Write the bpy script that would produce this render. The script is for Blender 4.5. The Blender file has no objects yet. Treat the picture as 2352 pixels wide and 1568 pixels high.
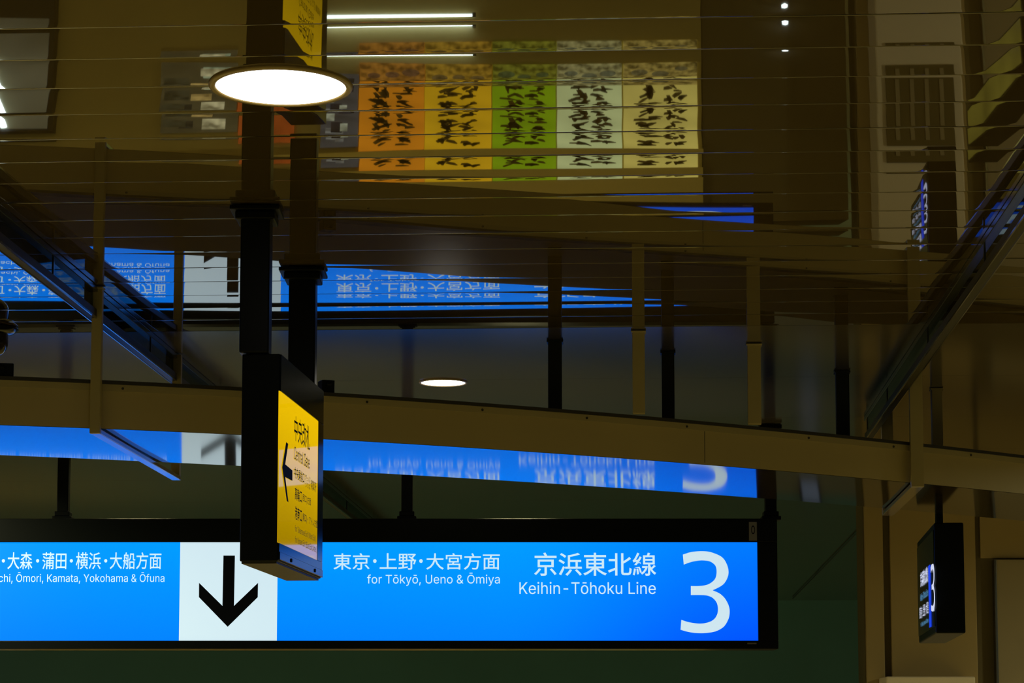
import bpy, math, random
from mathutils import Vector, Matrix, noise as mnoise

random.seed(7)
sc = bpy.context.scene
COL = sc.collection

# ------------------------------------------------------------------ camera
FPX, CY, CX = 5500.0, 1115.0, 1176.0
PITCH = math.atan(0.11)
CAMZ = 1.60
cam_data = bpy.data.cameras.new('camera')
cam = bpy.data.objects.new('camera', cam_data)
COL.objects.link(cam)
cam_data.sensor_fit = 'HORIZONTAL'
cam_data.sensor_width = 36.0
cam_data.lens = FPX / 2352.0 * 36.0
cam_data.shift_y = (CY - 784.0) / 2352.0
cam_data.clip_end = 200
cam.location = (0, 0, CAMZ)
cam.rotation_euler = (math.pi / 2 + PITCH, 0, 0)
sc.camera = cam

# ------------------------------------------------------------------ world, exposure
world = bpy.data.worlds.new('world')
sc.world = world
world.use_nodes = True
bg = world.node_tree.nodes['Background']
bg.inputs[0].default_value = (0.066, 0.062, 0.035, 1)
bg.inputs[1].default_value = 1.0
vs = sc.view_settings
sc.display_settings.display_device = 'sRGB'
vs.view_transform = 'Standard'
vs.look = 'None'
vs.exposure = 0.0
vs.gamma = 1.0
vs.use_curve_mapping = False

CEIL = 1.506 + CAMZ                 # ceiling height above the floor
PSI = math.atan(0.0553)             # the hall's long axis is turned a little from the view

# ------------------------------------------------------------------ geometry helpers
F_ = Vector((0, math.cos(PITCH), math.sin(PITCH)))
U_ = Vector((0, -math.sin(PITCH), math.cos(PITCH)))
CAMP = Vector((0, 0, CAMZ))

def ray(px, py):
    return F_ + Vector((1, 0, 0)) * ((px - CX) / FPX) + U_ * ((CY - py) / FPX)

def at_y(px, py, D):
    d = ray(px, py)
    return CAMP + d * (D / d.y)

def at_z(px, py, z):
    d = ray(px, py)
    return CAMP + d * ((z - CAMZ) / d.z)

def on_plane(px, py, p0, n):
    d = ray(px, py)
    return CAMP + d * ((p0 - CAMP).dot(n) / d.dot(n))

AX = Vector((math.sin(PSI), math.cos(PSI), 0))     # along the hall
BX = Vector((math.cos(PSI), -math.sin(PSI), 0))    # across the hall
ZX = Vector((0, 0, 1))
def H(u, v, z):
    return BX * u + AX * v + ZX * z

def srgb(r, g, b):
    def f(c):
        c /= 255.0
        return c / 12.92 if c <= 0.04045 else ((c + 0.055) / 1.055) ** 2.4
    return (f(r), f(g), f(b))

class MB:
    def __init__(self):
        self.v, self.f = [], []
    def quad(self, a, b, c, d):
        n = len(self.v)
        self.v += [Vector(a), Vector(b), Vector(c), Vector(d)]
        self.f.append((n, n + 1, n + 2, n + 3))
    def poly(self, pts):
        n = len(self.v)
        self.v += [Vector(p) for p in pts]
        self.f.append(tuple(range(n, n + len(pts))))
    def box(self, o, ex, ey, ez):
        """o = corner, ex/ey/ez = edge vectors"""
        o = Vector(o); n = len(self.v)
        for k in (0, 1):
            for j in (0, 1):
                for i in (0, 1):
                    self.v.append(o + ex * i + ey * j + ez * k)
        q = [(0, 2, 3, 1), (4, 5, 7, 6), (0, 1, 5, 4), (2, 6, 7, 3), (0, 4, 6, 2), (1, 3, 7, 5)]
        if ex.cross(ey).dot(ez) < 0:
            q = [tuple(reversed(x)) for x in q]
        self.f += [tuple(n + i for i in x) for x in q]
    def cbox(self, c, ex, ey, ez):
        self.box(Vector(c) - (ex + ey + ez) / 2, ex, ey, ez)
    def lathe(self, c, prof, seg=48, axis=(Vector((1, 0, 0)), Vector((0, 1, 0)), Vector((0, 0, 1))), close=False):
        """prof: [(r, h)]"""
        c = Vector(c); n0 = len(self.v); X, Y, Z = axis
        for r, h in prof:
            for i in range(seg):
                a = 2 * math.pi * i / seg
                self.v.append(c + X * (r * math.cos(a)) + Y * (r * math.sin(a)) + Z * h)
        m = len(prof)
        for k in range(m if close else m - 1):
            k2 = (k + 1) % m
            for i in range(seg):
                j = (i + 1) % seg
                self.f.append((n0 + k * seg + i, n0 + k * seg + j, n0 + k2 * seg + j, n0 + k2 * seg + i))
    def tube(self, a, b, r, seg=10):
        a, b = Vector(a), Vector(b)
        d = (b - a); L = d.length; d.normalize()
        x = d.orthogonal().normalized(); y = d.cross(x)
        self.lathe(a, [(0.0001, 0), (r, 0), (r, L), (0.0001, L)], seg, (x, y, d))
    def strip(self, rings, close=True):
        """rings: list of equal-length point lists, swept"""
        n0 = len(self.v); m = len(rings[0])
        for r in rings:
            self.v += [Vector(p) for p in r]
        for k in range(len(rings) - 1):
            for i in range(m if close else m - 1):
                j = (i + 1) % m
                self.f.append((n0 + k * m + i, n0 + k * m + j, n0 + (k + 1) * m + j, n0 + (k + 1) * m + i))
        if close:
            self.f.append(tuple(n0 + i for i in range(m))[::-1])
            self.f.append(tuple(n0 + (len(rings) - 1) * m + i for i in range(m)))
    def build(self, name, mat, parent=None, smooth=False, bevel=0.0):
        me = bpy.data.meshes.new(name)
        org = Vector((0, 0, 0))
        if parent is not None:
            org = parent.location
        me.from_pydata([tuple(p - org) for p in self.v], [], self.f)
        me.update()
        me.materials.append(mat)
        if smooth:
            me.polygons.foreach_set('use_smooth', [True] * len(me.polygons))
        o = bpy.data.objects.new(name, me)
        COL.objects.link(o)
        if parent is not None:
            o.parent = parent
        if bevel:
            b = o.modifiers.new('bevel', 'BEVEL'); b.width = bevel; b.segments = 2
            b.limit_method = 'ANGLE'
        return o

def thing(name, label, cat, loc, group=None):
    o = bpy.data.objects.new(name, None)
    o.empty_display_size = 0.05
    o.location = loc
    COL.objects.link(o)
    o['label'] = label; o['category'] = cat
    if group: o['group'] = group
    return o

def tag(o, label, cat, group=None):
    o['label'] = label; o['category'] = cat
    if group: o['group'] = group
    return o

def structure(o):
    o['kind'] = 'structure'
    return o

# ------------------------------------------------------------------ materials
def mat(name, base=(0.5, 0.5, 0.5), rough=0.5, metal=0.0, ior=1.5, emit=None, estr=0.0, noise=None, bump=None, spec=0.5, coat=0.0):
    m = bpy.data.materials.new(name)
    m.use_nodes = True
    nt = m.node_tree
    p = nt.nodes['Principled BSDF']
    p.inputs['Base Color'].default_value = (*base, 1)
    p.inputs['Roughness'].default_value = rough
    p.inputs['Metallic'].default_value = metal
    p.inputs['IOR'].default_value = ior
    p.inputs['Specular IOR Level'].default_value = spec
    if coat:
        p.inputs['Coat Weight'].default_value = coat
        p.inputs['Coat Roughness'].default_value = 0.03
    if emit:
        p.inputs['Emission Color'].default_value = (*emit, 1)
        p.inputs['Emission Strength'].default_value = estr
    tc = None
    if noise or bump:
        tc = nt.nodes.new('ShaderNodeTexCoord')
    if noise:
        scale, amt = noise
        n = nt.nodes.new('ShaderNodeTexNoise'); n.inputs['Scale'].default_value = scale
        n.inputs['Detail'].default_value = 5
        nt.links.new(tc.outputs['Object'], n.inputs['Vector'])
        mx = nt.nodes.new('ShaderNodeMix'); mx.data_type = 'RGBA'
        mx.inputs['A'].default_value = (*[c * (1 - amt) for c in base], 1)
        mx.inputs['B'].default_value = (*[min(1, c * (1 + amt)) for c in base], 1)
        nt.links.new(n.outputs['Fac'], mx.inputs['Factor'])
        nt.links.new(mx.outputs['Result'], p.inputs['Base Color'])
    if bump:
        scale, st, dist = bump
        n2 = nt.nodes.new('ShaderNodeTexNoise'); n2.inputs['Scale'].default_value = scale
        nt.links.new(tc.outputs['Object'], n2.inputs['Vector'])
        b = nt.nodes.new('ShaderNodeBump'); b.inputs['Strength'].default_value = st
        b.inputs['Distance'].default_value = dist
        nt.links.new(n2.outputs['Fac'], b.inputs['Height'])
        nt.links.new(b.outputs['Normal'], p.inputs['Normal'])
    return m

def emitter(name, col, strength=1.0, noise=None):
    """a lightbox, lamp, or shop light put into emission; noise = (scale, low factor) for uneven glow"""
    m = bpy.data.materials.new(name)
    m.use_nodes = True
    nt = m.node_tree
    p = nt.nodes['Principled BSDF']
    p.inputs['Base Color'].default_value = (*[min(1, c) * 0.3 for c in col], 1)
    p.inputs['Roughness'].default_value = 0.25
    p.inputs['Emission Color'].default_value = (*col, 1)
    p.inputs['Emission Strength'].default_value = strength
    if noise:
        tc = nt.nodes.new('ShaderNodeTexCoord')
        n = nt.nodes.new('ShaderNodeTexNoise'); n.inputs['Scale'].default_value = noise[0]
        n.inputs['Detail'].default_value = 1
        nt.links.new(tc.outputs['Object'], n.inputs['Vector'])
        mr = nt.nodes.new('ShaderNodeMapRange')
        mr.inputs['From Min'].default_value = 0.3; mr.inputs['From Max'].default_value = 0.7
        mr.inputs['To Min'].default_value = noise[1] * strength; mr.inputs['To Max'].default_value = strength
        nt.links.new(n.outputs['Fac'], mr.inputs['Value'])
        nt.links.new(mr.outputs['Result'], p.inputs['Emission Strength'])
    return m

M = {}
M['panel'] = mat('ceiling_paint', (0.060, 0.042, 0.014), 0.018, ior=2.0, noise=(1.3, 0.10))
M['satin'] = mat('ceiling_satin', (0.09, 0.075, 0.055), 0.14, ior=1.7, noise=(1.3, 0.10))
M['arm'] = mat('arm_paint', (0.25, 0.20, 0.11), 0.12, ior=1.6)
M['slab'] = mat('ceiling_void', (0.02, 0.018, 0.012), 0.8)
M['floor'] = mat('floor_tile', (0.46, 0.37, 0.16), 0.4, noise=(2.0, 0.2))
M['wall'] = mat('wall_green', (0.14, 0.30, 0.34), 0.7, noise=(0.6, 0.25))
M['beige'] = mat('beige_paint', (0.34, 0.28, 0.18), 0.55, noise=(3.0, 0.10), bump=(180, 0.05, 0.002))
M['beamface'] = mat('beam_paint', (0.38, 0.31, 0.15), 0.45, noise=(1.2, 0.18))
M['beamunder'] = mat('beam_underside', (0.03, 0.022, 0.012), 0.07, ior=1.6, noise=(2.0, 0.1))
M['darkcap'] = mat('dark_cap', (0.02, 0.018, 0.014), 0.5)
M['black'] = mat('black_steel', (0.0022, 0.0035, 0.0045), 0.35, spec=0.12)
M['blackgloss'] = mat('black_gloss', (0.003, 0.006, 0.010), 0.15, spec=0.08)
M['postbeige'] = mat('post_paint', (0.32, 0.27, 0.14), 0.5, noise=(4.0, 0.1))
M['postdark'] = mat('post_dark', (0.010, 0.014, 0.014), 0.5, spec=0.2)
M['alu'] = mat('brushed_aluminium', (0.30, 0.31, 0.30), 0.16, metal=1.0)
M['alu_dark'] = mat('dark_aluminium', (0.06, 0.06, 0.055), 0.18, metal=0.6)
M['rail'] = mat('rail_paint', (0.035, 0.032, 0.018), 0.45, spec=0.25)
M['ring'] = mat('trim_ring', (0.30, 0.22, 0.08), 0.30)
M['lamp'] = emitter('lamp_diffuser', (1.0, 0.93, 0.80), 9.0)
M['amber'] = mat('amber_fascia', (0.78, 0.60, 0.18), 0.5, noise=(1.0, 0.15))
M['blackgloss'].node_tree.nodes['Principled BSDF'].inputs['Specular Tint'].default_value = (0.12, 0.14, 0.18, 1)
M['brownwall'] = mat('brown_panel', (0.40, 0.30, 0.14), 0.5, noise=(1.5, 0.15))
M['darkbrown'] = mat('dark_brown', (0.13, 0.10, 0.04), 0.6, noise=(1.5, 0.2))
M['kioskbrown'] = mat('kiosk_brown', (0.46, 0.36, 0.12), 0.5, noise=(1.5, 0.2))
M['dado'] = mat('dado_brown', (0.34, 0.26, 0.20), 0.6, noise=(1.0, 0.2))
M['pale'] = mat('pale_cabinet', (0.85, 0.74, 0.62), 0.4, noise=(3.0, 0.05))
M['ink'] = mat('ink', (0.003, 0.004, 0.008), 0.5, spec=0.04)
M['inkbrown'] = mat('brush_ink', (0.16, 0.10, 0.02), 0.6)
M['sticker'] = mat('sticker_grey', (0.14, 0.14, 0.14), 0.6)
M['glossdome'] = mat('dome_shell', (0.10, 0.08, 0.06), 0.05, ior=1.6)

# sign faces
def sign_blue():
    m = bpy.data.materials.new('backlit_blue')
    m.use_nodes = True
    nt = m.node_tree; p = nt.nodes['Principled BSDF']
    p.inputs['Base Color'].default_value = (0.0, 0.01, 0.05, 1)
    p.inputs['Specular IOR Level'].default_value = 0.15
    p.inputs['Roughness'].default_value = 0.3
    tc = nt.nodes.new('ShaderNodeTexCoord')
    sx = nt.nodes.new('ShaderNodeSeparateXYZ')
    nt.links.new(tc.outputs['Object'], sx.inputs[0])
    # backlight falloff painted into the emission: dimmer to the right and below
    mrx = nt.nodes.new('ShaderNodeMapRange'); mrx.interpolation_type = 'SMOOTHSTEP'
    mrx.inputs['From Min'].default_value = -0.1; mrx.inputs['From Max'].default_value = 1.15
    mrz = nt.nodes.new('ShaderNodeMapRange')
    mrz.inputs['From Min'].default_value = 0.46; mrz.inputs['From Max'].default_value = 0.0
    nt.links.new(sx.outputs['X'], mrx.inputs['Value']); nt.links.new(sx.outputs['Z'], mrz.inputs['Value'])
    mu = nt.nodes.new('ShaderNodeMath'); mu.operation = 'MULTIPLY_ADD'
    ad = nt.nodes.new('ShaderNodeMath'); ad.operation = 'MULTIPLY_ADD'
    nt.links.new(mrx.outputs[0], mu.inputs[0]); mu.inputs[1].default_value = 0.52; mu.inputs[2].default_value = 0.0
    nt.links.new(mrz.outputs[0], ad.inputs[0]); ad.inputs[1].default_value = 0.42
    nt.links.new(mu.outputs[0], ad.inputs[2])
    mx = nt.nodes.new('ShaderNodeMix'); mx.data_type = 'RGBA'
    mx.inputs['A'].default_value = (0.0, 0.34, 1.60, 1)
    mx.inputs['B'].default_value = (0.0, 0.075, 0.95, 1)
    nt.links.new(ad.outputs[0], mx.inputs['Factor'])
    nt.links.new(mx.outputs['Result'], p.inputs['Emission Color'])
    p.inputs['Emission Strength'].default_value = 1.0
    return m
M['signblue'] = sign_blue()
M['signwhite'] = emitter('backlit_white', (0.60, 0.77, 0.86), 1.0)
M['letterwhite'] = emitter('backlit_letter', (0.58, 0.80, 0.92), 1.0)
def sign_yellow():
    m = emitter('backlit_yellow', (0.85, 0.52, 0.0), 1.0)
    nt = m.node_tree; p = nt.nodes['Principled BSDF']
    tc = nt.nodes.new('ShaderNodeTexCoord'); sx = nt.nodes.new('ShaderNodeSeparateXYZ')
    nt.links.new(tc.outputs['Object'], sx.inputs[0])
    mr = nt.nodes.new('ShaderNodeMapRange'); mr.interpolation_type = 'SMOOTHSTEP'
    mr.inputs['From Min'].default_value = 0.02; mr.inputs['From Max'].default_value = 0.50
    mr.inputs['To Min'].default_value = 0.40; mr.inputs['To Max'].default_value = 0.95
    nt.links.new(sx.outputs['Z'], mr.inputs['Value'])
    nt.links.new(mr.outputs[0], p.inputs['Emission Strength'])
    p.inputs['Base Color'].default_value = (0.25, 0.14, 0.0, 1)
    p.inputs['Roughness'].default_value = 0.04
    p.inputs['Specular Tint'].default_value = (0.13, 0.14, 0.16, 1)
    return m
M['signyellow'] = sign_yellow()
M['ledwhite'] = emitter('led_white', (0.62, 0.66, 0.85), 1.0)
M['ledcyan'] = emitter('led_cyan', (0.10, 0.30, 0.52), 1.0)
M['ledblue'] = emitter('led_blue', (0.008, 0.05, 0.75), 1.0)

def glass_mat(name, tint, gl):
    m = bpy.data.materials.new(name); m.use_nodes = True
    nt = m.node_tree; nt.nodes.remove(nt.nodes['Principled BSDF'])
    out = nt.nodes['Material Output']
    tr = nt.nodes.new('ShaderNodeBsdfTransparent'); tr.inputs[0].default_value = (*tint, 1)
    g = nt.nodes.new('ShaderNodeBsdfGlossy'); g.inputs['Roughness'].default_value = 0.03
    g.inputs['Color'].default_value = (*gl, 1)
    fr = nt.nodes.new('ShaderNodeFresnel'); fr.inputs[0].default_value = 1.5
    mx = nt.nodes.new('ShaderNodeMixShader')
    nt.links.new(fr.outputs[0], mx.inputs[0]); nt.links.new(tr.outputs[0], mx.inputs[1])
    nt.links.new(g.outputs[0], mx.inputs[2]); nt.links.new(mx.outputs[0], out.inputs[0])
    return m
M['glass'] = glass_mat('smoke_glass', (0.30, 0.40, 0.36), (0.7, 0.75, 0.7))

# ------------------------------------------------------------------ unseen lamps added to light the hall
def fill_lamp(u, v, w, col=(1.0, 0.86, 0.62), size=0.3, spread=2.6):
    ld = bpy.data.lights.new('fill_light', 'AREA')
    ld.shape = 'DISK'; ld.size = size; ld.energy = w; ld.color = col; ld.spread = spread
    o = bpy.data.objects.new('fill_light', ld)
    o.location = H(u, v, CEIL - 0.02)
    COL.objects.link(o)
    return o
for (u, v, w) in ((-3.6, 5.4, 60), (3.6, 5.4, 60), (-3.6, 9.9, 90), (4.8, 10.6, 90), (-4.5, 14, 90), (4.8, 14, 60), (-0.8, 1.0, 60)):  # unseen warm lamps added to light floor, kiosk and right wall
    fill_lamp(u, v, w, (1.0, 0.94, 0.50), spread=2.95 if u > 4 else 2.7)
for (u, v, w) in ((-2.5, 11.6, 7), (-0.6, 11.6, 7)):       # added to brighten the kiosk front, hidden behind the beam
    fill_lamp(u, v, w, (1.0, 0.92, 0.45), spread=2.6)
for (u, v, w) in ((-4.5, 21, 30), (4.5, 21, 20), (-1.0, 20.5, 30)):  # greenish lamps added to lift the far wall, out of sight
    fill_lamp(u, v, w, (0.66, 1.0, 0.70))

# ================================================================== SETTING
# floor
b = MB(); b.quad((-9, -3, 0), (9, -3, 0), (9, 30, 0), (-9, 30, 0))
structure(b.build('floor', M['floor']))
# back wall
b = MB(); b.box(H(-9, 24.5, 0), BX * 18, AX * 0.2, ZX * CEIL)
wbk = structure(b.build('wall_back', M['wall']))
b = MB(); b.box(H(-9, 24.46, 0), BX * 18, AX * 0.04, ZX * 1.15)
b.build('dado_panel', M['dado'], wbk)

# ceiling: dark void above, glossy metal panels below
b = MB(); b.box(H(-7, 3.0, CEIL + 0.03), BX * 14, AX * 22.0, ZX * 0.05)
ceil = structure(b.build('ceiling', M['slab']))
PW = 0.2285
v_ref = at_z(1100, 250, CEIL).dot(AX)
k0 = int((v_ref - 3.6) / PW)
nseed = random.Random(11)
def panel_near(v0, idx):
    r = random.Random(100 + idx)
    w = PW - 0.0012
    t = [0.0, 0.0008, 0.0018, 0.0032, 0.005]
    rows = t + [0.005 + (w - 0.010) * i / 8 for i in range(1, 8)] + [w - x for x in reversed(t)]
    us = [-7, -5.5] + [-4.2 + 8.4 * i / 120 for i in range(121)] + [5.5, 7]
    ph = [r.uniform(0, 6.28) for _ in range(4)]
    A = 0.0042
    sag = 0.00024 * r.uniform(0.6, 1.5)
    bias = r.uniform(-0.0024, 0.0024)
    b = MB()
    n0 = 0
    for x in rows:
        d = (x - w / 2)
        e = min(x, w - x)
        rim = 0.0
        if e < 0.005:
            q = 1 - e / 0.005
            rim = 0.00042 * q ** 3
        for u in us:
            tilt = bias + A * (0.55 * math.sin(u * 1.35 + ph[0]) + 0.35 * math.sin(u * 2.6 + ph[1]) + 0.12 * math.sin(u * 5.3 + ph[2]))
            s = sag * (1 + 0.5 * math.sin(u * 1.9 + ph[3]))
            z = CEIL - s * (1 - (2 * d / w) ** 2) + tilt * d + rim
            b.v.append(H(u, v0 + 0.0006 + x, z))
    m = len(us)
    for i in range(len(rows) - 1):
        for j in range(m - 1):
            b.f.append((i * m + j, i * m + j + 1, (i + 1) * m + j + 1, (i + 1) * m + j))
    # wind so that faces look down
    b.f = [tuple(reversed(f)) for f in b.f]
    return b
i = 0
v0 = v_ref - k0 * PW
V_SATIN = at_z(1176, 742, CEIL).dot(AX)
while v0 < 24.3:
    if v0 + PW < V_SATIN + 0.12:
        b = panel_near(v0, i)
        b.build('panel', M['panel'], ceil, smooth=True)
        v0 += PW; i += 1
    else:
        # from here on broad satin panels without ribs
        b = MB(); b.box(H(-7, v0 + 0.0015, CEIL), BX * 14, AX * (1.2 - 0.003), ZX * 0.012)
        b.build('panel', M['satin'], ceil)
        v0 += 1.2

# wall to the right beyond the beam
WY = 13.0
def wx(px): return (px - CX) / FPX * WY * 1.0
def wz(py): return at_y(CX, py, WY).z
b = MB(); b.box(Vector((at_y(1985, 1400, WY).x, WY, 0)), Vector((4.5, 0, 0)), Vector((0, 0.25, 0)), ZX * CEIL)
wr = structure(b.build('wall_right', M['darkbrown']))
X = lambda px: at_y(px, 1350, WY).x
b = MB(); b.box(Vector((X(1986), WY - 0.03, 0)), Vector((X(2028) - X(1986), 0, 0)), Vector((0, 0.03, 0)), ZX * CEIL)
b.build('wall_panel', M['brownwall'], wr, bevel=0.004)
b = MB(); b.box(Vector((X(2044), WY - 0.03, 0)), Vector((X(2240) - X(2044), 0, 0)), Vector((0, 0.03, 0)), ZX * CEIL)
b.build('wall_panel', M['brownwall'], wr, bevel=0.004)
b = MB(); b.box(Vector((X(2284), WY - 0.05, 0)), Vector((1.6, 0, 0)), Vector((0, 0.05, 0)), ZX * wz(1286))
b.build('wall_panel', M['beige'], wr, bevel=0.004)
b = MB(); b.box(Vector((X(2252), WY - 0.02, wz(1282))), Vector((1.7, 0, 0)), Vector((0, 0.02, 0)), ZX * (CEIL - wz(1282)))
b.build('wall_panel', M['brownwall'], wr, bevel=0.004)
b = MB(); b.box(Vector((X(2279), WY - 0.06, 0)), Vector((X(2285) - X(2279), 0, 0)), Vector((0, 0.06, 0)), ZX * wz(1286))
b.build('edge_strip', M['alu'], wr, bevel=0.003)

# ================================================================== CURVED BEAM
BZ = 1.042 + CAMZ
near_px = [(-420, 966), (0, 975), (270, 983), (540, 994), (740, 1009), (1118, 1033), (1500, 1058), (1740, 1076), (2000, 1098), (2352, 1133), (2760, 1180)]
far_px = [(-420, 1028), (0, 1043), (270, 1056), (540, 1069), (740, 1078), (1118, 1100), (1500, 1124), (1740, 1142), (2000, 1164), (2352, 1196), (2760, 1240)]
import numpy as np
def fit(pts, x0, x1, n):
    P = [at_z(px, py, BZ) for px, py in pts]
    c = np.polyfit([p.x for p in P], [p.y for p in P], 3)
    return [Vector((x, float(np.polyval(c, x)), 0)) for x in np.linspace(x0, x1, n)]
near = fit(near_px, -2.3, 3.0, 60)
far = fit(far_px, -2.5, 3.3, 60)
FH = 0.146
beam = thing('curved_beam', 'long curved beige box beam crossing the hall under the glossy ceiling', 'beam', near[20] + ZX * BZ)
b = MB()
b.strip([[n + ZX * BZ, f + ZX * BZ, f + ZX * (BZ + FH), n + ZX * (BZ + FH)] for n, f in zip(near, far)])
bo = b.build('body', M['beamface'], beam)
b = MB()
NS = 8
for n, f in zip(near, far):
    for k in range(NS + 1):
        t = k / NS
        b.v.append(n.lerp(f, t) + ZX * (BZ - 0.0015 - 0.0016 * 4 * t * (1 - t)))
for i in range(len(near) - 1):
    for k in range(NS):
        a = i * (NS + 1) + k
        b.f.append((a, a + 1, a + NS + 2, a + NS + 1))
b.build('underside', M['beamunder'], beam, smooth=True)['label'] = 'mirror-glossy underside panel'
# top cap: dark lip and a pale flange below it
out = [Vector((0, -1, 0)) for _ in near]
for i in range(len(near)):
    a = near[max(0, i - 1)]; c = near[min(len(near) - 1, i + 1)]
    t = (c - a).normalized(); out[i] = Vector((t.y, -t.x, 0))
b = MB()
b.strip([[n + o * 0.012 + ZX * (BZ + FH), n - o * 0.05 + ZX * (BZ + FH), n - o * 0.05 + ZX * (BZ + FH + 0.012), n + o * 0.012 + ZX * (BZ + FH + 0.012)] for n, o in zip(near, out)])
b.build('top_cap', M['darkcap'], beam)
b = MB()
b.strip([[n + o * 0.006 + ZX * (BZ + FH - 0.022), n + o * 0.0 + ZX * (BZ + FH - 0.022), n + ZX * (BZ + FH), n + o * 0.006 + ZX * (BZ + FH)] for n, o in zip(near, out)])
b.build('top_flange', M['postbeige'], beam)
def near_at(px):
    """point of the near bottom edge that shows at image column px"""
    best = min(range(len(near) - 1), key=lambda i: abs(CX + FPX * ((near[i].x + near[i + 1].x) / 2) / (((near[i].y + near[i + 1].y) / 2) * F_.y + (BZ - CAMZ) * F_.z) - px))
    lo, hi = near[max(0, best - 1)], near[min(len(near) - 1, best + 2)]
    tx = lambda p: CX + FPX * p.x / (p.y * F_.y + (BZ - CAMZ) * F_.z)
    t = (px - tx(lo)) / (tx(hi) - tx(lo))
    n = lo.lerp(hi, t)
    d = (hi - lo).normalized()
    return n, Vector((d.y, -d.x, 0)), d
for px in (279, 840, 1105, 1345, 1575, 1855, 2050, 2228):
    n, o, d = near_at(px)
    b = MB(); b.lathe(n + o * 0.006 + ZX * (BZ + FH - 0.012), [(0.0001, 0.004), (0.004, 0.004), (0.005, 0.0)], 8, (d, ZX, o))
    b.build('screw', M['darkcap'], beam)
n, o, d = near_at(1618)
b = MB(); b.cbox(n + o * 0.0006 + ZX * (BZ + FH / 2 - 0.008), d * 0.003, o * 0.001, ZX * (FH - 0.03))
b.build('joint', M['darkcap'], beam)
for px, w in ((-8, 0.10), (752, 0.045)):
    n, o, d = near_at(px)
    b = MB(); b.cbox(n + ZX * (BZ + FH + 0.012 + 0.022) - o * 0.02, d * w, o * 0.05, ZX * 0.044)
    b.cbox(n + ZX * (BZ + FH + 0.012 + 0.030) + o * 0.008, d * w * 0.4, o * 0.01, ZX * 0.012)
    b.build('clip', M['black'], beam, bevel=0.003)

# ------------------------------------------------------------------ hangers that carry the beam
def hanger(px, w, label, m='postbeige', arm=True, back=1.05, drop=0.022, rear=True):
    n, o, d = near_at(px)
    c = n + o * (0.012 + w * 0.5)
    t = thing('beam_hanger', label, 'hanger', Vector((c.x, c.y, BZ - drop)), 'hangers of the curved beam')
    b = MB(); b.cbox(Vector((c.x, c.y, (BZ - drop + CEIL - 0.004) / 2)), BX * w, AX * w * 0.7, ZX * (CEIL - 0.004 - BZ + drop))
    b.build('post', M[m], t, bevel=0.002)
    b = MB(); b.cbox(Vector((c.x, c.y, CEIL - 0.006)), BX * (w * 1.2), AX * (w * 1.2), ZX * 0.006)
    b.build('ceiling_plate', M[m], t, bevel=0.002)
    if arm:
        b = MB(); b.box(Vector((c.x, c.y, BZ - drop)) - BX * w / 2, BX * w, AX * back, ZX * (drop - 0.006))
        b.build('arm', M['arm'], t, bevel=0.002)
    if rear:
        p = c + AX * (back - w / 2)
        b = MB(); b.cbox(Vector((p.x, p.y, (BZ - drop + CEIL - 0.004) / 2)), BX * w, AX * w * 0.7, ZX * (CEIL - 0.004 - BZ + drop))
        b.build('post', M[m], t, bevel=0.002)
    return t
hanger(216, 0.034, 'slim beige hanger near the dome camera, arm running back under the beam', back=1.36)
hanger(2090, 0.050, 'slim beige hanger above the small black departure board', back=1.15)
hanger(1719, 0.050, 'beige post rising from the beam beside the end of the long blue sign', arm=False, rear=False, drop=-0.16)
hanger(1455, 0.045, 'brown post above the large white numeral, between two dark posts', 'postbeige', arm=False, rear=False, drop=-0.16)
def rear_post(px, py_bottom, w, label, m='postdark', vback=0.35):
    n, o, d = near_at(px)
    D = n.y + vback
    p = at_y(px, py_bottom, D)
    t = thing('ceiling_post', label, 'post', Vector((p.x, D, BZ + FH - 0.02)), 'dark posts standing up behind the beam edge')
    zz = BZ + FH + 0.0
    b = MB(); b.cbox(Vector((p.x, D, (zz + CEIL - 0.004) / 2)), BX * w, AX * w, ZX * (CEIL - 0.004 - zz))
    b.build('post', M[m], t, bevel=0.002)
    b = MB(); b.cbox(Vector((p.x, D, CEIL - 0.006)), BX * w * 1.2, AX * w * 1.2, ZX * 0.006)
    b.build('ceiling_plate', M[m], t)
rear_post(1275, 930, 0.050, 'dark post nearest to the small lit downlight')
rear_post(1535, 950, 0.048, 'dark post between the brown post and the beige post')
rear_post(1936, 990, 0.052, 'dark post beside the far run of smoke barrier')
rear_post(2153, 1020, 0.044, 'brownish post just behind the rightmost beige hanger', 'postbeige', 0.5)

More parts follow.
